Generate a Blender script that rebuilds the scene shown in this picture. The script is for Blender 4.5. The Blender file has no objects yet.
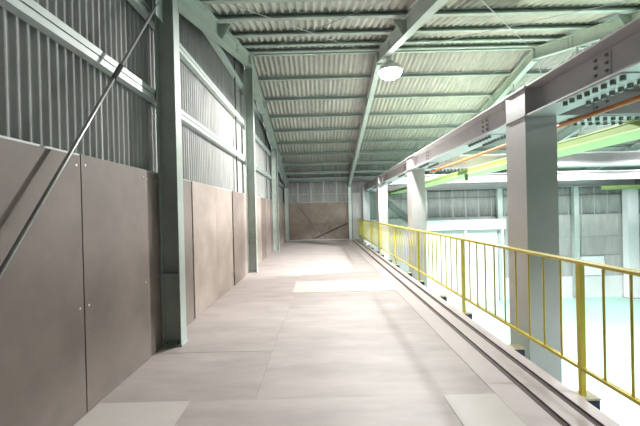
import bpy, math, random
from mathutils import Vector, Matrix

random.seed(7)
S = bpy.context.scene
C = S.collection

# ------------------------------------------------------------------ camera, world, lights, exposure
F_PX, YAW, PITCH, ROLL, EYE = 347.7, 0.0008, -0.004, 0.0239, 1.383
cam = bpy.data.cameras.new('camera')
cam.sensor_width = 36
cam.lens = 36 * F_PX / 640
cam.clip_start = 0.05
cam.clip_end = 200
co = bpy.data.objects.new('camera', cam)
C.objects.link(co)
fw = Vector((math.sin(YAW) * math.cos(PITCH), math.cos(YAW) * math.cos(PITCH), math.sin(PITCH)))
r0 = fw.cross(Vector((0, 0, 1))).normalized()
u0 = r0.cross(fw)
cr, sr = math.cos(ROLL), math.sin(ROLL)
rt = r0 * cr - u0 * sr
up = r0 * sr + u0 * cr
co.matrix_world = Matrix(((rt.x, up.x, -fw.x, 0), (rt.y, up.y, -fw.y, 0), (rt.z, up.z, -fw.z, EYE), (0, 0, 0, 1)))
S.camera = co

w = bpy.data.worlds.new('overcast')
S.world = w
w.use_nodes = True
w.node_tree.nodes['Background'].inputs[0].default_value = (0.86, 0.93, 1, 1)
w.node_tree.nodes['Background'].inputs[1].default_value = 1.2

S.view_settings.view_transform = 'Standard'
S.view_settings.look = 'None'
S.view_settings.gamma = 1
S.view_settings.use_curve_mapping = False
S.view_settings.exposure = 0.1
LAMP_Y = 6.8
LAMPS = [  # x, y, watts, radiating angle (degrees), blend, drop under the rafter
    (1.57, 7.40, 1400, 176, 0.14, 0.31), (5.10, LAMP_Y, 700, 124, 0.5, 0.40), (8.75, LAMP_Y, 1900, 130, 0.5, 0.40), (12.4, LAMP_Y, 1900, 130, 0.5, 0.40),
    (5.10, 9.05, 4000, 160, 0.3, 0.46), (8.75, 11.6, 1200, 164, 0.3, 0.50), (12.4, 11.6, 1200, 164, 0.3, 0.50), (5.10, 1.3, 650, 140, 0.4, 0.36)]

# ------------------------------------------------------------------ measures (metres; mezzanine floor is z = 0)
RY, RZ, SL = 8.10, 4.80, 0.25           # ridge: y, rafter underside, slope
RD = 0.27                                # rafter depth
HALL = -3.15
Y0, Y1 = -0.95, 17.15                    # eave walls
XL, XR = -1.80, 15.9                     # gable walls
PITCH_Y = 4.42
GZ0, GZ1 = 2.295, 2.597                  # underside and top of the grey girders


def roof(y, dz=0.0):
    return RZ - SL * abs(y - RY) + dz


# ------------------------------------------------------------------ materials
M = {}


def mat(name, col, rough=0.6, metal=0.0, var=0.0, scale=4.0, col2=None, bump=0.0, bscale=60, rnd=0.0, stretch=None, spec=0.5):
    m = bpy.data.materials.new(name)
    m.use_nodes = True
    nt = m.node_tree
    b = nt.nodes['Principled BSDF']
    b.inputs['Roughness'].default_value = rough
    b.inputs['Metallic'].default_value = metal
    b.inputs['Specular IOR Level'].default_value = spec
    b.inputs['Base Color'].default_value = (*col, 1)
    M[name] = m
    if not (var or bump or rnd):
        return m
    tc = nt.nodes.new('ShaderNodeTexCoord')
    mp = nt.nodes.new('ShaderNodeMapping')
    oi = nt.nodes.new('ShaderNodeObjectInfo')
    if stretch:
        mp.inputs['Scale'].default_value = stretch
    nt.links.new(tc.outputs['Object'], mp.inputs['Vector'])
    ad = nt.nodes.new('ShaderNodeVectorMath')
    ad.operation = 'ADD'
    mu = nt.nodes.new('ShaderNodeMath')
    mu.operation = 'MULTIPLY'
    mu.inputs[1].default_value = 37.0
    nt.links.new(oi.outputs['Random'], mu.inputs[0])
    nt.links.new(mp.outputs[0], ad.inputs[0])
    nt.links.new(mu.outputs[0], ad.inputs[1])
    if var or rnd:
        n = nt.nodes.new('ShaderNodeTexNoise')
        n.inputs['Scale'].default_value = scale
        n.inputs['Detail'].default_value = 7
        n.inputs['Roughness'].default_value = 0.62
        nt.links.new(ad.outputs[0], n.inputs['Vector'])
        ramp = nt.nodes.new('ShaderNodeValToRGB')
        c2 = col2 or tuple(max(0, c * (1 - var)) for c in col)
        ramp.color_ramp.elements[0].position = 0.32
        ramp.color_ramp.elements[1].position = 0.68
        ramp.color_ramp.elements[0].color = (*c2, 1)
        ramp.color_ramp.elements[1].color = (*col, 1)
        nt.links.new(n.outputs[0], ramp.inputs[0])
        hs = nt.nodes.new('ShaderNodeHueSaturation')
        mr = nt.nodes.new('ShaderNodeMapRange')
        mr.inputs[3].default_value = 1 - rnd
        mr.inputs[4].default_value = 1 + rnd
        nt.links.new(oi.outputs['Random'], mr.inputs[0])
        nt.links.new(mr.outputs[0], hs.inputs['Value'])
        nt.links.new(ramp.outputs[0], hs.inputs['Color'])
        nt.links.new(hs.outputs[0], b.inputs['Base Color'])
    if bump:
        n2 = nt.nodes.new('ShaderNodeTexNoise')
        n2.inputs['Scale'].default_value = bscale
        n2.inputs['Detail'].default_value = 5
        nt.links.new(ad.outputs[0], n2.inputs['Vector'])
        bp = nt.nodes.new('ShaderNodeBump')
        bp.inputs['Strength'].default_value = bump
        bp.inputs['Distance'].default_value = 0.01
        nt.links.new(n2.outputs[0], bp.inputs['Height'])
        nt.links.new(bp.outputs[0], b.inputs['Normal'])
    return m


mat('purlin_steel', (0.38, 0.435, 0.40), 0.5, var=0.18, scale=5, bump=0.06)
mat('green_steel', (0.41, 0.47, 0.43), 0.45, var=0.18, scale=5, bump=0.08)
mat('dark_green_steel', (0.11, 0.145, 0.12), 0.5, var=0.15, bump=0.05)
mat('pale_green_steel', (0.49, 0.54, 0.51), 0.45, var=0.12, scale=5, bump=0.06)
mat('grey_steel', (0.53, 0.51, 0.515), 0.42, var=0.10, scale=4, bump=0.06)
mat('roof_sheet', (0.50, 0.48, 0.44), 0.8, var=0.28, scale=3, bump=0.15, rnd=0.05, stretch=(3, 0.6, 1))
mat('wall_sheet', (0.45, 0.45, 0.44), 0.75, var=0.3, scale=2.5, bump=0.15, rnd=0.05, stretch=(1, 3, 0.5))
mat('back_sheet', (0.37, 0.37, 0.355), 0.75, var=0.3, scale=2.5, bump=0.15, rnd=0.08, stretch=(3, 1, 0.5))
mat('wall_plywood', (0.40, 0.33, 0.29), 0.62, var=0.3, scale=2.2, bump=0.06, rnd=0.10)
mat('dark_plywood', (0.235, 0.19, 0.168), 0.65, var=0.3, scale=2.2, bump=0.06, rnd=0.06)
mat('end_plywood', (0.27, 0.215, 0.175), 0.65, var=0.35, scale=2.2, bump=0.06, rnd=0.16)
mat('floor_plywood', (0.41, 0.355, 0.335), 0.6, var=0.24, scale=2.4, bump=0.05, rnd=0.035, stretch=(0.6, 1.8, 1))
mat('pale_plywood', (0.52, 0.475, 0.445), 0.6, var=0.10, scale=2.5, bump=0.04, rnd=0.03)
mat('edge_board', (0.48, 0.41, 0.41), 0.45, var=0.10, scale=2.5, bump=0.04, rnd=0.03)
mat('dark_channel', (0.10, 0.075, 0.075), 0.5, var=0.2, bump=0.05)
mat('yellow_paint', (0.74, 0.60, 0.09), 0.38, var=0.12, scale=9, bump=0.04)
mat('lime_paint', (0.56, 0.70, 0.30), 0.45, var=0.08, bump=0.04)
mat('lime_shaded', (0.20, 0.33, 0.07), 0.5, var=0.12, bump=0.04)  # lime with the shade of the hoist rail web put into the colour
mat('olive_paint', (0.12, 0.215, 0.04), 0.5, var=0.12, bump=0.04)
mat('orange_paint', (0.55, 0.17, 0.05), 0.45, var=0.15, bump=0.04)
mat('navy_paint', (0.025, 0.03, 0.09), 0.5, var=0.2, bump=0.04)
mat('beige_paint', (0.55, 0.48, 0.33), 0.6, var=0.2, bump=0.04)
mat('mint_floor', (0.40, 0.66, 0.57), 0.30, var=0.06, scale=0.8, bump=0.02)
mat('white_paint', (0.80, 0.81, 0.82), 0.5, var=0.06, bump=0.04)
mat('wall_panel', (0.47, 0.465, 0.45), 0.7, var=0.22, scale=1.5, bump=0.06, rnd=0.07, stretch=(3, 1, 0.6))
mat('front_panel', (0.07, 0.07, 0.068), 0.8, var=0.2)
mat('dado_white', (0.70, 0.72, 0.71), 0.6, var=0.12, scale=1.5, bump=0.05)
mat('slab_steel', (0.38, 0.39, 0.40), 0.6, var=0.1, bump=0.04)
mat('rod_steel', (0.42, 0.42, 0.41), 0.35, metal=0.6, var=0.15, bump=0.03)
mat('dark_metal', (0.035, 0.037, 0.04), 0.5, var=0.2, bump=0.03)
mat('bolt_steel', (0.20, 0.21, 0.21), 0.5, metal=0.3, var=0.15, bump=0.02)
mat('aluminium', (0.65, 0.66, 0.67), 0.3, metal=0.8, var=0.1, bump=0.02)


def emit(name, col, strength):
    m = bpy.data.materials.new(name)
    m.use_nodes = True
    b = m.node_tree.nodes['Principled BSDF']
    b.inputs['Base Color'].default_value = (*col, 1)
    b.inputs['Emission Color'].default_value = (*col, 1)
    b.inputs['Emission Strength'].default_value = strength
    M[name] = m


emit('lamp_glow', (0.93, 0.96, 1.0), 40)


def translucent(name, col, t):
    m = bpy.data.materials.new(name)
    m.use_nodes = True
    nt = m.node_tree
    b = nt.nodes['Principled BSDF']
    nt.nodes.remove(b)
    out = nt.nodes['Material Output']
    d = nt.nodes.new('ShaderNodeBsdfDiffuse')
    tr = nt.nodes.new('ShaderNodeBsdfTranslucent')
    mx = nt.nodes.new('ShaderNodeMixShader')
    nz = nt.nodes.new('ShaderNodeTexNoise')
    nz.inputs['Scale'].default_value = 6
    rp = nt.nodes.new('ShaderNodeValToRGB')
    rp.color_ramp.elements[0].color = (*[c * 0.75 for c in col], 1)
    rp.color_ramp.elements[1].color = (*col, 1)
    tc = nt.nodes.new('ShaderNodeTexCoord')
    nt.links.new(tc.outputs['Object'], nz.inputs['Vector'])
    nt.links.new(nz.outputs[0], rp.inputs[0])
    nt.links.new(rp.outputs[0], d.inputs[0])
    nt.links.new(rp.outputs[0], tr.inputs[0])
    mx.inputs[0].default_value = t
    nt.links.new(d.outputs[0], mx.inputs[1])
    nt.links.new(tr.outputs[0], mx.inputs[2])
    nt.links.new(mx.outputs[0], out.inputs[0])
    M[name] = m


translucent('skylight_sheet', (0.85, 0.9, 0.92), 0.7)
translucent('streak_sheet', (0.55, 0.58, 0.58), 0.35)


# ------------------------------------------------------------------ mesh helpers
class MB:
    def __init__(s):
        s.v, s.f, s.sm = [], [], False

    def box(s, x0, x1, y0, y1, z0, z1):
        n = len(s.v)
        s.v += [(x, y, z) for z in (z0, z1) for y in (y0, y1) for x in (x0, x1)]
        for q in ((0, 2, 3, 1), (4, 5, 7, 6), (0, 1, 5, 4), (2, 6, 7, 3), (0, 4, 6, 2), (1, 3, 7, 5)):
            s.f.append(tuple(n + i for i in q))
        return s

    def prof(s, p0, p1, poly, side=None, upv=(0, 0, 1), cut=False):
        """extrude a closed polygon [(side, up)] from p0 to p1; cut keeps the ends in vertical planes"""
        p0, p1 = Vector(p0), Vector(p1)
        d = (p1 - p0).normalized()
        u = Vector(upv)
        sd = Vector(side) if side else d.cross(u).normalized()
        if not cut:
            u = sd.cross(d).normalized()
            if u.dot(Vector(upv)) < 0:
                u = -u
        n, k = len(s.v), len(poly)
        for p in (p0, p1):
            for a, b in poly:
                q = p + sd * a + u * b
                s.v.append(tuple(q))
        for i in range(k):
            j = (i + 1) % k
            s.f.append((n + i, n + j, n + k + j, n + k + i))
        s.f.append(tuple(n + i for i in reversed(range(k))))
        s.f.append(tuple(n + k + i for i in range(k)))
        return s

    def tube(s, p0, p1, r, seg=8):
        poly = [(r * math.cos(2 * math.pi * i / seg), r * math.sin(2 * math.pi * i / seg)) for i in range(seg)]
        d = (Vector(p1) - Vector(p0)).normalized()
        upv = (0, 0, 1) if abs(d.z) < 0.95 else (0, 1, 0)
        return s.prof(p0, p1, poly, upv=upv)

    def lathe(s, cx, cy, prof, seg=20):
        n = len(s.v)
        for r, z in prof:
            for i in range(seg):
                a = 2 * math.pi * i / seg
                s.v.append((cx + r * math.cos(a), cy + r * math.sin(a), z))
        for k in range(len(prof) - 1):
            for i in range(seg):
                j = (i + 1) % seg
                s.f.append((n + k * seg + i, n + k * seg + j, n + (k + 1) * seg + j, n + (k + 1) * seg + i))
        s.f.append(tuple(n + i for i in reversed(range(seg))))
        s.f.append(tuple(n + (len(prof) - 1) * seg + i for i in range(seg)))
        return s

    def quadstrip(s, top, bot):
        """solid sheet: two equal grids of points (rows x cols)"""
        n = len(s.v)
        R, K = len(top), len(top[0])
        for g in (top, bot):
            for row in g:
                s.v += [tuple(p) for p in row]
        o = R * K
        for r in range(R - 1):
            for k in range(K - 1):
                a, b, c, d = r * K + k, r * K + k + 1, (r + 1) * K + k + 1, (r + 1) * K + k
                s.f.append((n + a, n + b, n + c, n + d))
                s.f.append((n + o + d, n + o + c, n + o + b, n + o + a))
        for r in range(R - 1):
            for k in (0, K - 1):
                a, d = r * K + k, (r + 1) * K + k
                s.f.append((n + a, n + d, n + o + d, n + o + a) if k == 0 else (n + d, n + a, n + o + a, n + o + d))
        for k in range(K - 1):
            for r in (0, R - 1):
                a, b = r * K + k, r * K + k + 1
                s.f.append((n + b, n + a, n + o + a, n + o + b) if r == 0 else (n + a, n + b, n + o + b, n + o + a))
        return s

    def mesh(s, name, origin=(0, 0, 0)):
        me = bpy.data.meshes.new(name)
        o = Vector(origin)
        me.from_pydata([tuple(Vector(p) - o) for p in s.v], [], s.f)
        import bmesh
        bm = bmesh.new()
        bm.from_mesh(me)
        bmesh.ops.recalc_face_normals(bm, faces=bm.faces)
        bm.to_mesh(me)
        bm.free()
        return me

    def centre(s):
        xs, ys, zs = zip(*s.v)
        return ((min(xs) + max(xs)) / 2, (min(ys) + max(ys)) / 2, min(zs))


def wloc(o):
    v = Vector((0, 0, 0))
    while o:
        v += o.location
        o = o.parent
    return v


def build(name, mb, m, parent=None, origin=None, smooth=False, stuff=False, label=None):
    origin = Vector(origin if origin is not None else mb.centre())
    me = mb.mesh(name, origin)
    me.materials.append(M[m])
    if smooth:
        me.polygons.foreach_set('use_smooth', [True] * len(me.polygons))
    o = bpy.data.objects.new(name, me)
    C.objects.link(o)
    o.location = origin - (wloc(parent) if parent else Vector((0, 0, 0)))
    o.parent = parent
    if stuff:
        o['kind'] = 'stuff'
    if label:
        o['label'] = label
    return o


def again(src, parent, loc):
    """a copy of a part sharing its mesh; loc is a world point"""
    o = src.copy()
    C.objects.link(o)
    o.parent = parent
    o.location = Vector(loc) - (wloc(parent) if parent else Vector((0, 0, 0)))
    return o


def thing(name, label, cat, loc, group=None):
    o = bpy.data.objects.new(name, None)
    C.objects.link(o)
    o.location = loc
    o.empty_display_size = 0.2
    tag(o, label, cat, group)
    return o


def tag(o, label, cat, group=None):
    o['label'] = label
    o['category'] = cat
    o['kind'] = 'thing'
    if group:
        o['group'] = group


def copy_tree(o, loc, parent=None):
    c = o.copy()
    C.objects.link(c)
    c.parent = parent
    if loc is not None:
        c.location = loc
    for ch in list(o.children):
        copy_tree(ch, None, c)
    return c


def structure(o):
    o['kind'] = 'structure'
    return o


def I_poly(b, h, tf, tw):
    """I section, base line at t = 0"""
    B, T = b / 2, tw / 2
    return [(-B, 0), (B, 0), (B, tf), (T, tf), (T, h - tf), (B, h - tf), (B, h), (-B, h), (-B, h - tf), (-T, h - tf), (-T, tf), (-B, tf)]


def C_poly(b, h, lip, t):
    """lipped channel, web at s = 0, opening to +s"""
    return [(0, 0), (b, 0), (b, lip), (b - t, lip), (b - t, t), (t, t), (t, h - t), (b - t, h - t), (b - t, h - lip), (b, h - lip), (b, h), (0, h)]


def bolt(mb, p, axis, r=0.014, h=0.016):
    q = [0, 0, 0]
    q['xyz'.index(axis[-1])] = h if axis[0] != '-' else -h
    mb.tube(p, tuple(a + b for a, b in zip(p, q)), r, 6)


# ------------------------------------------------------------------ floor: mezzanine deck
XE = 1.854
mb = MB()
mb.box(-1.79, XE, Y0 + 0.02, Y1 - 0.08, -0.24, -0.021)
floor = structure(build('floor', mb, 'slab_steel', None, (0, 0, 0)))
# plywood sheets, laid in rows across the deck
rows = [-0.93, -0.16, 0.75, 1.66, 2.57, 3.48, 4.39, 5.18, 5.96, 6.90, 7.81, 8.72, 9.63, 10.54, 11.45, 12.36, 13.27, 14.18, 15.09, 16.0, 17.05]
XA, XB = -1.665, 1.27
cuts_for = {3: [-0.99, 0.88], 4: [-0.51], 8: [-0.50]}
for i in range(len(rows) - 1):
    cuts = cuts_for.get(i, [-0.52 + 0.02 * (i - 4)])
    xs = [XA] + cuts + [XB]
    for k in range(len(xs) - 1):
        pale = (i == 3 and k in (0, 2)) or (i == 8 and k == 1)
        zt = 0.0 + (0.004 if pale else random.choice((0, 0.0, 0.0015)))
        b = MB().box(xs[k] + 0.001, xs[k + 1] - 0.001, rows[i] + 0.0007, rows[i + 1] - 0.0007, -0.02, zt)
        build('floor_panel', b, 'pale_plywood' if pale else 'floor_plywood', floor)
# trim strip along the wall behind the sheets
build('edge_board', MB().box(-1.785, XA - 0.002, Y0 + 0.03, 17.05, -0.02, -0.001), 'floor_plywood', floor)
# long boards of the open edge with dark steel channels between
lens = [-0.93, 0.9, 2.72, 4.54, 6.36, 8.18, 10.0, 11.82, 13.64, 15.46, 17.05]
for (xa, xb, off) in ((1.273, 1.492, 0), (1.548, 1.697, 0.6), (1.752, XE, 0.3)):
    ys = [lens[0]] + [v + off for v in lens[1:-1]] + [lens[-1]]
    for k in range(len(ys) - 1):
        build('edge_board', MB().box(xa, xb, ys[k] + 0.001, ys[k + 1] - 0.001, -0.02, 0.001), 'edge_board', floor)
for xa, xb in ((1.493, 1.547), (1.698, 1.751)):
    c = MB()
    c.box(xa, xb, -0.93, 17.05, -0.0205, -0.009)
    c.box(xa, xa + 0.005, -0.93, 17.05, -0.009, 0.004)
    c.box(xb - 0.005, xb, -0.93, 17.05, -0.009, 0.004)
    build('steel_channel', c, 'dark_channel', floor)
# outer fascia and joist ends under the guardrail
build('fascia', MB().box(XE - 0.004, XE + 0.004, Y0 + 0.05, 17.05, -0.24, -0.004), 'beige_paint', floor)
j0 = None
POSTS = [0.45, 2.55, 4.65, 6.75, 8.85, 10.95, 13.05, 15.15, 16.95]
for k in range(16):
    y = 0.45 + 1.05 * k - (0.13 if k % 2 else 0.0)
    b = MB().box(XE + 0.005, 1.985, y - 0.055, y + 0.055, -0.13, -0.022)
    t = MB().box(XE + 0.005, 1.99, y - 0.06, y + 0.06, -0.022, -0.010)
    if j0 is None:
        j0 = build('joist_end', b, 'navy_paint', floor)
        build('cover_plate', t, 'beige_paint', j0)
        jl, tl = j0.location.copy(), None
    else:
        copy_tree(j0, jl + Vector((0, y - 0.45, 0)), floor)

# paper scrap lying on the deck
t = build('paper_scrap', MB().prof((0.93, 5.05, 0.0022), (1.05, 5.03, 0.0022), [(-0.05, 0), (0.045, 0), (0.05, 0.0015), (0.0, 0.004), (-0.045, 0.0015)]), 'white_paint')
tag(t, 'small white paper scrap lying on the deck floor', 'paper')

# ------------------------------------------------------------------ lower hall floor
hf = structure(build('floor_lower', MB().box(XL - 0.1, XR + 0.1, Y0 - 0.1, Y1 + 0.1, HALL - 0.2, HALL), 'mint_floor', None, (0, 0, HALL)))

# ------------------------------------------------------------------ ceiling: corrugated sheets, purlins, rods
RT = RD + 0.10                           # underside of the sheets over the rafter underside
ridge = MB()
ridge.prof((XL, RY, RZ + RT + 0.045), (XR, RY, RZ + RT + 0.045), [(-0.3, -0.075), (0, 0), (0.3, -0.075), (0.3, -0.06), (0, 0.02), (-0.3, -0.06)])
ceiling = structure(build('ceiling', ridge, 'roof_sheet', None, (0, RY, 0)))


def roof_sheet(x0, waves, wl, ya, yb, amp=0.024, seg=8):
    top, bot = [], []
    for y in (ya, yb):
        rt_, rb_ = [], []
        for i in range(waves * seg + 1):
            x = x0 + i * wl / seg
            z = roof(y, RT + 0.02) + amp * math.cos(2 * math.pi * i / seg)
            rt_.append((x, y, z + 0.006))
            rb_.append((x, y, z))
        top.append(rt_)
        bot.append(rb_)
    return MB().quadstrip(top, bot)


WL = 0.123
nx = 18
for side, (ya, yb) in enumerate((((RY - 9.2), RY - 0.02), (RY + 0.02, RY + 9.2))):
    proto = None
    for k in range(nx):
        x0 = XL + k * 8 * WL
        if side == 0 and k in (4,):
            # this strip holds a translucent sheet
            for (a, b, mm, nm) in ((ya, 3.7, 'roof_sheet', 'roof_sheet'), (3.7, 4.95, 'skylight_sheet', 'skylight_sheet'), (4.95, yb, 'roof_sheet', 'roof_sheet')):
                o = build(nm, roof_sheet(x0, 8, WL, a, b), mm, ceiling, (x0, RY, 0), smooth=True)
            continue
        if proto is None:
            proto = build('roof_sheet', roof_sheet(x0, 8, WL, ya, yb), 'roof_sheet', ceiling, (x0, RY, 0), smooth=True)
        else:
            again(proto, ceiling, (x0, RY, 0))

PUR_N = [-0.75, 0.20, 1.10, 2.02, 2.92, 3.82, 4.72, 5.53, 6.53, 7.38, 8.03]
PUR_F = [8.17, 9.10, 10.03, 10.98, 11.90, 12.87, 13.85, 14.88, 15.92, 16.72, 16.98]
pn = pf = None
for ys, sg in ((PUR_N, -1), (PUR_F, -1)):
    pr = None
    for y in ys:
        z = roof(y, RD + 0.002)
        if pr is None:
            poly = [(a * sg, b) for a, b in C_poly(0.072, 0.10, 0.026, 0.004)]
            q = MB().prof((XL + 0.03, y, z), (XR - 0.03, y, z), poly, side=(0, 1, 0))
            pr = build('purlin', q, 'purlin_steel', ceiling, (0, y, z))
        else:
            again(pr, ceiling, (0, y, z))

FRX = [-1.575, 1.475, 5.10, 8.75, 12.4, 15.7]
for i in range(len(FRX) - 1):
    a, b = FRX[i] + 0.08, FRX[i + 1] - 0.08
    for (ya, yb) in ((3.75, 8.0), (8.2, 12.5)):
        for (p, q) in (((a, ya), (b, yb)), ((a, yb), (b, ya))):
            dz = 0.15 if p[1] < q[1] else 0.185
            build('brace_rod', MB().tube((p[0], p[1], roof(p[1], dz)), (q[0], q[1], roof(q[1], dz)), 0.006, 6), 'rod_steel', ceiling)

# ------------------------------------------------------------------ rafters (bent I-beams, one per frame)
rafter_labels = [
    'pale green steel rafter running along the top of the left wall',
    'pale green steel rafter over the deck that carries the glowing lamp',
    'green steel rafter bending just above the nearest grey box column',
    'green steel rafter of the hall, seen just right of the nearest box column',
    'green steel rafter high in the hall, farthest right of those in view']
for i, x in enumerate(FRX[:-1]):
    wd = 0.13 if i else 0.14
    t = thing('roof_rafter', rafter_labels[i], 'rafter', (x, RY, RZ), 'roof rafters')
    for ye in (Y0 + 0.06, Y1 - 0.12 if i < 2 else 16.74):
        b = MB().prof((x, ye, roof(ye)), (x, RY + (0.012 if ye > RY else -0.012), RZ), I_poly(wd, RD, 0.014, 0.01), side=(1, 0, 0), cut=True)
        build('rafter_beam', b, 'green_steel' if i != 1 else 'pale_green_steel', t)
    build('ridge_plate', MB().box(x - wd / 2, x + wd / 2, RY - 0.0119, RY + 0.0119, RZ - 0.05, RZ + RD), 'green_steel', t)
    for y in (2.02, 5.62, 9.98, 13.80):
        for sd in ((1,) if i == 0 else (-1, 1)):
            z0, z1 = roof(y, 0.02), roof(y, RD)
            g = MB().prof((x, y - 0.005, 0), (x, y + 0.005, 0), [(sd * 0.006, z0), (sd * wd / 2, z0), (sd * 0.22, z1), (sd * 0.006, z1)], side=(1, 0, 0))
            build('fly_brace', g, 'green_steel', t)
    bl = MB()
    for y in (6.9, 7.02, 9.18, 9.3):
        for k in range(4):
            for sd in (('x',) if i == 0 else ('x', '-x')):
                bolt(bl, (x + (0.0065 if sd == 'x' else -0.0065), y, roof(y, 0.05 + 0.055 * k)), sd, 0.012, 0.012)
    build('bolts', bl, 'bolt_steel', t, stuff=True)

# ------------------------------------------------------------------ left wall
wl = MB().box(XL - 0.06, XL - 0.02, Y0, Y1, HALL, 0.2)
wall_left = structure(build('wall_left', wl, 'wall_sheet', None, (XL, 0, HALL)))


def wall_sheet_x(xw, ya, yb, z0, waves, amp=0.016, seg=6, top=None):
    """corrugated sheet in the plane x = xw, ribs upright, top following the roof"""
    t, b = [], []
    for lev in (0, 1):
        rt_, rb_ = [], []
        n = waves * seg
        for i in range(n + 1):
            y = ya + (yb - ya) * i / n
            z = z0 if lev == 0 else (top if top is not None else roof(y, RT - 0.01))
            d = amp * math.cos(2 * math.pi * i / seg)
            rt_.append((xw + d, y, z))
            rb_.append((xw + d - 0.005, y, z))
        t.append(rt_)
        b.append(rb_)
    return MB().quadstrip(t, b)


y = Y0
while y < Y1 - 0.1:
    yb = min(y + 0.96, Y1)
    build('wall_sheet', wall_sheet_x(XL + 0.0, y, yb, 0.0, max(1, round((yb - y) / 0.08))), 'wall_sheet', wall_left, smooth=True)
    y = yb

# girts: lipped channels opening to the room
GX = -1.703
for z in (0.10, 0.93, 1.72, 2.59, 3.43, 4.26):
    dy = (z + 0.115 - (RZ + 0.0)) / SL
    ya, yb = Y0 + 0.03, Y1 - 0.1
    if z > 2.5:
        half = (RZ + RT - 0.05 - z - 0.115) / SL
        ya, yb = max(ya, RY - half), min(yb, RY + half)
    poly = [(a, b) for a, b in C_poly(0.075, 0.115, 0.052, 0.004)]
    g = MB().prof((GX - 0.075, ya, z), (GX - 0.075, yb, z), poly, side=(1, 0, 0))
    build('girt', g, 'pale_green_steel', wall_left)

# plywood lining, sheet by sheet
sheets = [(-0.92, -0.30, 0), (-0.295, 0.61, 0), (0.615, 1.525, 0), (1.53, 2.450, 0.0), (2.462, 3.365, 0.0), (3.372, 3.645, -0.010),
          (3.825, 4.60, -0.012), (4.605, 5.62, 0.0), (5.625, 6.68, -0.004), (6.685, 7.64, 0.016), (7.66, 8.065, -0.012),
          (8.245, 9.05, -0.008), (9.055, 9.95, 0.0), (9.955, 10.85, -0.006), (10.855, 11.75, 0.004), (11.755, 12.485, -0.01),
          (12.665, 13.5, 0.0), (13.505, 14.4, 0.008), (14.405, 15.3, -0.006), (15.305, 16.2, 0.0), (16.205, 16.85, -0.008)]
for (ya, yb, dx) in sheets:
    x = -1.678 + dx
    zt = 1.82 + random.uniform(-0.012, 0.012)
    b = MB().box(x - 0.012, x, ya, yb, 0.002, zt)
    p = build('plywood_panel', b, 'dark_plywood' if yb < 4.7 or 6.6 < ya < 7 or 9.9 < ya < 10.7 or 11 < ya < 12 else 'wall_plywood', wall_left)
    if yb < 4:
        bl = MB()
        for (yy, zz) in ((ya + 0.04, zt - 0.07), (yb - 0.04, zt - 0.07), (ya + 0.04, 0.75), (yb - 0.04, 0.75)):
            bolt(bl, (x, yy, zz), 'x', 0.009, 0.003)
        build('screws', bl, 'aluminium', p, stuff=True)
for yc in (7.35, 11.5):
    build('tie_bar', MB().tube((-1.725, yc, 0.0), (-1.725, yc, roof(yc, RT - 0.02)), 0.014, 8), 'dark_metal', wall_left)

# ------------------------------------------------------------------ columns of the left wall
col_labels = [
    'dark green steel H column nearest the camera on the left plywood wall',
    'second green steel H column along the left plywood wall',
    'third green steel H column along the left plywood wall',
    'green corner column where the left wall meets the end wall']


def h_column(xc, yc, z0, z1, label, group, depth=0.20, width=0.15, m='green_steel', axis='x', collar=0.75):
    t = thing('steel_column', label, 'column', (xc, yc, z0), group)
    poly = I_poly(width, depth, 0.011, 0.008)
    poly = [(a, b - depth / 2) for a, b in poly]
    s = MB()
    if axis == 'x':
        s.prof((xc, yc, z0), (xc, yc, z1), [(b, a) for a, b in poly], side=(1, 0, 0), upv=(0, 1, 0))
    else:
        s.prof((xc, yc, z0), (xc, yc, z1), poly, side=(1, 0, 0), upv=(0, 1, 0))
    build('shaft', s, m, t)
    e = 0.012
    hx, hy = (depth / 2, width / 2) if axis == 'x' else (width / 2, depth / 2)
    build('base_plate', MB().box(xc - hx - e, xc + hx + e, yc - hy - e, yc + hy + e, z0 + 0.001, z0 + 0.016), m, t)
    if collar:
        st = MB()
        if axis == 'x':
            st.box(xc - hx + 0.0112, xc + hx - 0.0112, yc - hy, yc - 0.0042, collar, collar + 0.012)
            st.box(xc - hx + 0.0112, xc + hx - 0.0112, yc + 0.0042, yc + hy, collar, collar + 0.012)
        else:
            st.box(xc - hx, xc - 0.0042, yc - hy + 0.0112, yc + hy - 0.0112, collar, collar + 0.012)
            st.box(xc + 0.0042, xc + hx, yc - hy + 0.0112, yc + hy - 0.0112, collar, collar + 0.012)
        build('stiffener_plate', st, m, t)
    bl = MB()
    for sx in (-1, 1):
        for sy in (-1, 1):
            bolt(bl, (xc + sx * hx * 0.6, yc + sy * hy * 0.6, z0 + 0.016), 'z', 0.011, 0.02)
    build('anchor_bolts', bl, 'bolt_steel', t, stuff=True)
    return t


for k, yc in enumerate((3.735, 8.155, 12.575, 16.94)):
    h_column(-1.59, yc, 0.0, roof(yc - 0.075 if yc < RY else yc + 0.075, -0.004), col_labels[k], 'green columns of the left wall')

# diagonal tie rod in the nearest bay
t = thing('tie_rod', 'thin diagonal steel tie rod crossing in front of the nearest left plywood sheets', 'tie rod', (-1.60, 0.92, 0.02))
build('rod', MB().tube((-1.60, 0.92, 0.03), (-1.60, 3.56, 3.555), 0.0125, 10), 'rod_steel', t, smooth=True)
build('turnbuckle', MB().tube((-1.60, 2.75, 2.473), (-1.60, 2.86, 2.62), 0.02, 6), 'dark_metal', t)
build('gusset_plate', MB().prof((-1.606, 0, 0), (-1.594, 0, 0), [(3.50, 3.40), (3.655, 3.40), (3.655, 3.68), (3.56, 3.68), (3.50, 3.56)], side=(0, 1, 0)), 'green_steel', t)
build('foot_bracket', MB().box(-1.64, -1.56, 0.84, 1.0, 0.003, 0.035), 'green_steel', t)

# ------------------------------------------------------------------ end wall (far eave wall)
wb = MB().box(XL, XR, Y1 - 0.06, Y1 + 0.12, HALL, -2.10)
wall_back = structure(build('wall_back', wb, 'dado_white', None, (0, Y1, HALL)))


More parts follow.
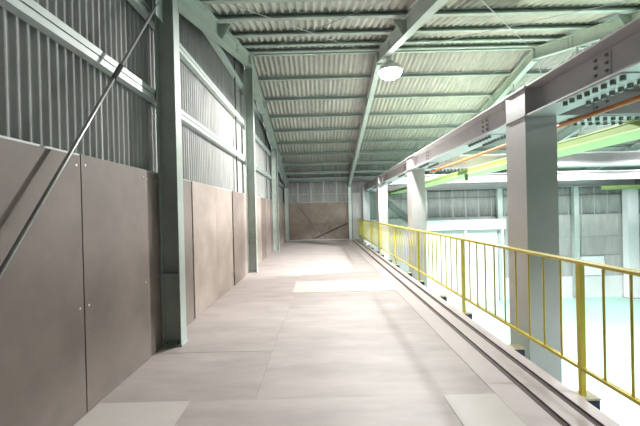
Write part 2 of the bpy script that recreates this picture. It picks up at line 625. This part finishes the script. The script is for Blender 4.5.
def wall_sheet_y(xa, xb, yw, z0, z1, waves, amp=0.011, seg=6):
    t, b = [], []
    for z in (z0, z1):
        rt_, rb_ = [], []
        n = waves * seg
        for i in range(n + 1):
            x = xa + (xb - xa) * i / n
            d = amp * math.cos(2 * math.pi * i / seg)
            rt_.append((x, yw - d, z))
            rb_.append((x, yw - d + 0.005, z))
        t.append(rt_)
        b.append(rb_)
    return MB().quadstrip(t, b)


x = -1.05 - 0.635 * 2
while x < XR:
    xa, xb = max(x + 0.035, XL), min(x + 0.60, XR)
    zb = 0.0 if x < 2.0 else 0.92
    if xb - xa > 0.02:
        build('wall_sheet', wall_sheet_y(xa, xb, Y1, zb, roof(Y1, RT + 0.02), 7), 'back_sheet', wall_back, smooth=True)
    if XL < x < XR - 0.1:
        streak = -1.3 < x < 1.2 or 5.5 < x < 8.2 or 12.6 < x < 14.2
        build('lap_strip', MB().box(x - 0.04, x + 0.04, Y1 - 0.004, Y1 + 0.002, 1.70 if x < 2 else zb, roof(Y1, RT - 0.02)), 'streak_sheet' if streak else 'back_sheet', wall_back)
        if x < 2:
            build('lap_strip', MB().box(x - 0.04, x + 0.04, Y1 - 0.004, Y1 + 0.002, 0, 1.70), 'back_sheet', wall_back)
    x += 0.635
# plywood lining at the end of the deck, two courses
for (xa, xb) in ((-1.47, -0.44), (-0.435, 0.395), (0.40, 1.38)):
    for (za, zb) in ((0.003, 0.838), (0.842, 1.84)):
        build('plywood_panel', MB().box(xa, xb, Y1 - 0.045 - (0.004 if zb < 1 else 0), Y1 - 0.03, za, zb), 'end_plywood', wall_back)
build('plywood_panel', MB().box(-1.66, -1.475, Y1 - 0.04, Y1 - 0.028, 0.003, 1.84), 'end_plywood', wall_back)
for (xa, xb) in ((1.62, 2.05),):
    build('wall_panel', MB().box(xa, xb, Y1 - 0.04, Y1 - 0.028, 0.003, 2.25), 'wall_panel', wall_back)
for z in (1.83, 2.24):
    build('girt', MB().box(XL + 0.16, 3.9, Y1 - 0.059, Y1 - 0.046, z, z + 0.025), 'green_steel', wall_back)
for z in (0.90, 1.88):
    build('girt', MB().box(4.0 if z > 1 else 1.9, XR - 0.1, Y1 - 0.059, Y1 - 0.031, z, z + 0.05), 'bolt_steel' if z > 1 else 'slab_steel', wall_back)
# end bracing rods
for (p, q) in (((-1.36, 2.2), (0.15, -0.0)), ((1.36, 2.05), (-0.28, 0.03)), ((1.36, 0.78), (-0.30, 0.04))):
    build('brace_rod', MB().tube((p[0], Y1 - 0.09, p[1]), (q[0], Y1 - 0.09, q[1] + 0.02), 0.016 if p[1] > 1 else 0.024, 6), 'dark_metal' if p[1] < 1 else 'rod_steel', wall_back)
# panel cladding below, row by row
prow = [(-2.09, -1.10), (-1.085, -0.17), (-0.155, 0.90)]
for (za, zb) in prow:
    x = 1.9
    while x < XR - 0.1:
        xb = min(x + 1.83, XR)
        build('wall_panel', MB().box(x + 0.006, xb - 0.006, Y1 - 0.03, Y1 + 0.03, za, zb), 'wall_panel', wall_back)
        x += 1.83
for z in (-2.10, -1.098, -0.17):
    build('ledge', MB().box(1.9, XR - 0.1, Y1 - 0.059, Y1 - 0.031, z, z + 0.03), 'slab_steel', wall_back)
build('wall_panel', MB().box(XL, 1.9, Y1 - 0.03, Y1 + 0.03, -2.09, -0.01), 'wall_panel', wall_back)

# near eave wall and right gable wall (behind and beside the camera)
b = MB().box(XL, XR, Y0 - 0.12, Y0, HALL, roof(Y0, RT + 0.04))
structure(build('wall_front', b, 'front_panel', None, (0, Y0, HALL)))
b = MB().prof((XR, 0, 0), (XR + 0.12, 0, 0), [(Y0 - 0.1, HALL), (Y1 + 0.1, HALL), (Y1 + 0.1, roof(Y1, RT + 0.04)), (RY, RZ + RT + 0.04), (Y0 - 0.1, roof(Y0, RT + 0.04))], side=(0, 1, 0))
structure(build('wall_right', b, 'front_panel', None, (XR, 0, HALL)))

# columns along the end wall
h_column(1.475, 16.93, 0.0, roof(17.03, -0.004), 'green steel column at the middle of the end wall, under the lamp rafter', 'green columns of the end wall', 0.18, 0.15, 'pale_green_steel', 'y', 0.8)
hall_cols = [(5.10, 'green steel hall column on the end wall, hidden by the second grey box column'),
             (8.75, 'pale green hall column on the end wall just right of the white canopy'),
             (12.45, 'pale green hall column on the end wall just left of the white notice board')]
for (x, lab) in hall_cols:
    h_column(x, 16.93, HALL, GZ0 - 0.002, lab, 'green columns of the end wall', 0.18, 0.24, 'pale_green_steel', 'y', None)
# knee brace on the hall end wall
t = thing('knee_brace', 'dark green diagonal brace on the hall end wall seen between second and third box columns', 'brace', (4.2, 16.9, 0.9))
build('brace_bar', MB().prof((2.78, 17.05, 2.05), (4.6, 17.05, 0.50), I_poly(0.035, 0.26, 0.012, 0.01)), 'dark_green_steel', t)
build('end_plate', MB().box(4.48, 4.95, 17.0, 17.075, 0.48, 0.52), 'green_steel', t)

# ------------------------------------------------------------------ grey box columns, girders and cross beams
BX0, BX1 = 2.094, 2.412
BY = [3.51 + 4.40 * k for k in range(4)]
BW = 0.365
names = ['nearest', 'second', 'third', 'farthest']
for k, y in enumerate(BY):
    t = thing('box_column', ['nearest grey steel box column beyond the yellow railing', 'second grey-white box column along the yellow railing, whiter than the nearest',
                             'third box column along the yellow railing, bright white from the lamps', 'farthest white box column, beside the far end of the railing'][k],
              'column', ((BX0 + BX1) / 2, y + BW / 2, HALL), 'grey box columns')
    s = MB()
    s.box(BX0, BX1, y, y + BW, HALL, GZ0 - 0.001)
    build('shaft', s, 'grey_steel', t)
    s = MB()
    s.box(BX0 + 0.004, BX1 - 0.004, y + 0.004, y + BW - 0.004, GZ0 + 0.017, GZ1 - 0.017)
    build('joint_box', s, 'grey_steel', t)
    for z in (GZ0, GZ1 - 0.016):
        build('diaphragm_plate', MB().box(BX0 - 0.016, BX1 + 0.016, y - 0.016, y + BW + 0.016, z, z + 0.016), 'grey_steel', t)
    build('base_plate', MB().box(BX0 - 0.08, BX1 + 0.08, y - 0.08, min(y + BW + 0.08, 17.085), HALL + 0.001, HALL + 0.03), 'grey_steel', t)

GXC = (BX0 + BX1) / 2
seg_labels = ['grey steel girder with bolted splice overhead at top right, nearest the camera',
              'grey steel girder between the nearest and second box columns',
              'grey steel girder between the second and third box columns',
              'grey steel girder between the third and farthest box columns']


def splice(parent, axis, c, at, z0=GZ0, z1=GZ1, fw_=0.30):
    """bolted joint: plates on web and lower flange with rows of bolts. axis: 'y' or 'x' beam direction; c = cross position of the web; at = place along the beam"""
    h = z1 - z0
    pl, bo = MB(), MB()

    def P(a, s_, z):
        return (c + s_, a, z) if axis == 'y' else (a, c + s_, z)

    def bx(a0, a1, s0, s1, za, zb):
        if axis == 'y':
            pl.box(c + s0, c + s1, a0, a1, za, zb)
        else:
            pl.box(a0, a1, c + s0, c + s1, za, zb)
    for sgn in (-1, 1):
        s0, s1 = sorted((sgn * 0.0055, sgn * 0.013))
        bx(at - 0.085, at + 0.085, s0, s1, z0 + 0.035, z1 - 0.035)
        for a in (-0.055, 0.055):
            for k in range(4):
                ax = ('-' if sgn < 0 else '') + ('x' if axis == 'y' else 'y')
                bolt(bo, P(at + a, sgn * 0.013, z0 + 0.06 + k * (h - 0.12) / 3), ax, 0.013, 0.014)
    bx(at - 0.33, at + 0.33, -fw_ / 2, fw_ / 2, z0 - 0.0095, z0 - 0.0005)
    for k in range(8):
        a = at + (k - 3.5) * 0.082
        for s_ in (-0.10, 0.10):
            bolt(bo, P(a, s_, z0 - 0.0095), '-z', 0.02, 0.034)
            bolt(bo, P(a, s_, z1 + 0.0005), 'z', 0.02, 0.03)
    build('splice_plate', pl, 'grey_steel', parent)
    build('bolts', bo, 'bolt_steel', parent, stuff=True)


ends = [Y0 + 0.02] + [v for y in BY for v in (y - 0.017, y + BW + 0.017)]
for k in range(4):
    ya, yb = ends[2 * k], ends[2 * k + 1]
    t = thing('girder', seg_labels[k], 'girder', (GXC, (ya + yb) / 2, GZ0), 'grey girder segments')
    build('beam', MB().prof((GXC, ya, GZ0), (GXC, yb, GZ0), I_poly(BX1 - BX0, GZ1 - GZ0, 0.014, 0.010), side=(1, 0, 0)), 'grey_steel', t)
    splice(t, 'y', GXC, yb - 0.76)
    if k:
        splice(t, 'y', GXC, ya + 0.76)
cb_labels = ['grey cross beam with bolted splice running right from the nearest box column',
             'pale grey cross beam running right from the second box column',
             'white-lit cross beam running right from the third box column',
             'blue-grey cross beam along the hall end wall from the farthest box column']
for k, y in enumerate(BY):
    yc = y + BW / 2
    t = thing('cross_beam', cb_labels[k], 'beam', (GXC + 1, yc, GZ0), 'cross beams of the hall')
    build('beam', MB().prof((BX1 + 0.017, yc, GZ0), (15.34, yc, GZ0), I_poly(BW, GZ1 - GZ0, 0.014, 0.010), side=(0, 1, 0)), 'grey_steel', t)
    splice(t, 'x', yc, BX1 + 0.60)
    # white column that carries its far end
    c = thing('hall_column', ['white hall column by the right wall, carrying the nearest cross beam', 'white hall column by the right wall, carrying the second cross beam',
                              'white hall column by the right wall, carrying the third cross beam', 'wide white column on the hall end wall at the right edge of the picture'][k],
              'column', (15.08, yc, HALL), 'white columns of the right wall')
    build('shaft', MB().box(14.80, 15.32, yc - 0.20, yc + 0.11, HALL, GZ0 - 0.002), 'white_paint', c)
    build('base_plate', MB().box(14.72, 15.4, yc - 0.26, yc + 0.15, HALL + 0.001, HALL + 0.03), 'slab_steel', c)

# ------------------------------------------------------------------ lime hoist rail under the cross beams
t = thing('hoist_rail', 'lime green hoist rail beam with shade coloured into its web, hung under the grey cross beams', 'rail', (3.55, 8.0, 2.0))
LX = 3.39
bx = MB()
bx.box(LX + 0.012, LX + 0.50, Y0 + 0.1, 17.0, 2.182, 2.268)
build('beam', bx, 'lime_shaded', t, label='lime box web coloured darker for its shade')  # same lime as the flanges, shade painted in as a darker green
fl = MB()
fl.box(LX, LX + 0.512, Y0 + 0.1, 17.0, 2.170, 2.1815)
build('lower_flange', fl, 'lime_paint', t)
fl = MB()
fl.box(LX, LX + 0.512, Y0 + 0.1, 17.0, 2.2685, 2.280)
build('upper_flange', fl, 'lime_paint', t)
for y in BY[1:]:
    yc = y + BW / 2
    build('hanger', MB().box(LX + 0.02, LX + 0.06, yc - 0.05, yc + 0.05, 2.02, 2.1695), 'olive_paint', t, label='dark green hanger plate')
t = thing('runway_beam', 'green runway beam high on the hall end wall by the white column', 'rail', (14.5, 16.5, 2.1))
build('beam', MB().prof((13.3, 16.38, 2.10), (XR - 0.1, 16.38, 2.10), I_poly(0.16, 0.18, 0.014, 0.012), side=(0, 1, 0)), 'lime_paint', t)
build('hanger', MB().box(14.0, 14.1, 16.4, 16.6, 2.281, 2.30), 'olive_paint', t)

# orange pipe
t = thing('pipe', 'thin orange pipe running under the cross beams beside the grey girder', 'pipe', (2.68, 4, 2.25))
build('tube', MB().tube((2.68, Y0 + 0.05, 2.268), (2.68, 8.35, 2.268), 0.024, 12), 'orange_paint', t, smooth=True)
build('coupling', MB().tube((2.68, 7.72, 2.268), (2.68, 7.84, 2.268), 0.026 + 0.006, 12), 'orange_paint', t)
for y in (3.66, 8.09):
    build('pipe_clamp', MB().box(2.64, 2.72, y - 0.015, y + 0.015, 2.29, 2.2945), 'dark_metal', t)

# ------------------------------------------------------------------ white canopy and notice board on the hall end wall
t = thing('canopy', 'long white canopy fascia on two slim posts against the hall end wall', 'canopy', (7.0, 16.5, HALL))
build('fascia', MB().box(5.0, 8.72, 16.3, 16.36, 0.36, 0.84), 'white_paint', t)
build('roof_board', MB().box(5.0, 8.72, 16.361, 16.82, 0.78, 0.83), 'white_paint', t)
for x in (6.85, 8.6):
    build('post', MB().box(x - 0.04, x + 0.04, 16.36 + 0.002, 16.44, HALL, 0.779), 'white_paint', t)
build('back_board', MB().box(5.0, 8.55, 16.77, 16.82, HALL, 0.30), 'white_paint', t)
t = thing('notice_board', 'blank white board fixed on the hall end wall left of the white column', 'board', (13.2, 17.06, -2.1))
build('board', MB().box(12.62, 13.92, 17.05, 17.078, -2.06, -1.13), 'white_paint', t)
fr = MB()
for (a, b_, c_, d_) in ((12.6, 13.94, -2.08, -2.06), (12.6, 13.94, -1.13, -1.11), (12.6, 12.62, -2.06, -1.13), (13.92, 13.94, -2.06, -1.13)):
    fr.box(a, b_, 17.045, 17.078, c_, d_)
build('frame', fr, 'aluminium', t)

# ------------------------------------------------------------------ yellow guardrail
RX = 1.90
gr = thing('guardrail', 'yellow steel guardrail with slim upright bars along the open edge of the deck', 'railing', (RX, 8, -0.01))
YA, YB = 0.45, 16.95
build('top_rail', MB().prof((RX, YA - 0.03, 0.953), (RX, YB + 0.02, 0.953), [(-0.02, 0), (0.02, 0), (0.024, 0.006), (0.024, 0.022), (0.018, 0.03), (-0.018, 0.03), (-0.024, 0.022), (-0.024, 0.006)], side=(1, 0, 0)), 'yellow_paint', gr)
build('bottom_rail', MB().box(RX - 0.016, RX + 0.016, YA, YB, 0.175, 0.199), 'yellow_paint', gr)
p0 = b0 = None
for y in POSTS:
    if p0 is None:
        q = MB()
        q.box(RX - 0.019, RX + 0.019, y - 0.019, y + 0.019, 0.199, 0.9525)
        q.box(RX - 0.017, RX + 0.017, y - 0.017, y + 0.017, -0.0095, 0.1745)
        p0 = build('post', q, 'yellow_paint', gr, (RX, y, 0))
    else:
        again(p0, gr, (RX, y, 0))
for i in range(len(POSTS) - 1):
    for k in range(1, 10):
        y = POSTS[i] + (POSTS[i + 1] - POSTS[i]) * k / 10
        if b0 is None:
            b0 = build('baluster', MB().tube((RX, y, 0.1992), (RX, y, 0.9525), 0.0085, 8), 'yellow_paint', gr, (RX, y, 0), smooth=True)
        else:
            again(b0, gr, (RX, y, 0))

# ------------------------------------------------------------------ lamps: high-bay reflectors under the rafters
lamp_labels = ['glowing white high-bay lamp hanging from the rafter over the deck',
               'high-bay hall lamp under the third rafter, hidden behind the nearest grey girder',
               'high-bay hall lamp under the fourth rafter',
               'high-bay hall lamp under the fifth rafter',
               'high-bay hall lamp under the third rafter past the ridge, hidden behind the nearest box column',
               'high-bay hall lamp under the fourth rafter past the ridge',
               'high-bay hall lamp under the fifth rafter past the ridge',
               'high-bay hall lamp low under the third rafter, level with the camera']
for i, (x, y, watts, cone, blend, drop) in enumerate(LAMPS):
    zt = roof(y)
    z = zt - drop
    t = thing('high_bay_lamp', lamp_labels[i], 'lamp', (x, y, z), 'high-bay lamps')
    build('bracket', MB().tube((x, y, z + 0.31), (x, y, zt + 0.002), 0.02, 10), 'aluminium', t)
    build('housing', MB().lathe(x, y, [(0.05, z + 0.20), (0.075, z + 0.21), (0.075, z + 0.30), (0.04, z + 0.315)], 20), 'aluminium', t)
    build('reflector', MB().lathe(x, y, [(0.25, z + 0.0), (0.265, z + 0.0), (0.21, z + 0.11), (0.08, z + 0.205), (0.06, z + 0.2), (0.195, z + 0.105), (0.249, z + 0.004)], 28), 'aluminium', t, smooth=True)
    build('lens', MB().lathe(x, y, [(0.04, z - 0.150), (0.12, z - 0.135), (0.19, z - 0.095), (0.235, z - 0.04), (0.246, z - 0.002), (0.24, z + 0.0)], 28), 'lamp_glow', t, smooth=True)
    li = bpy.data.lights.new('lamp_light', 'SPOT')
    li.energy = watts
    li.color = (1.0, 0.985, 0.955) if i == 0 else (0.95, 0.98, 1.0)
    li.spot_size = math.radians(cone)
    li.spot_blend = blend
    li.shadow_soft_size = 0.12 if i == 0 else 0.24
    lo = bpy.data.objects.new('lamp_light', li)
    C.objects.link(lo)
    lo.parent = t
    lo.location = (0, 0, -0.38)
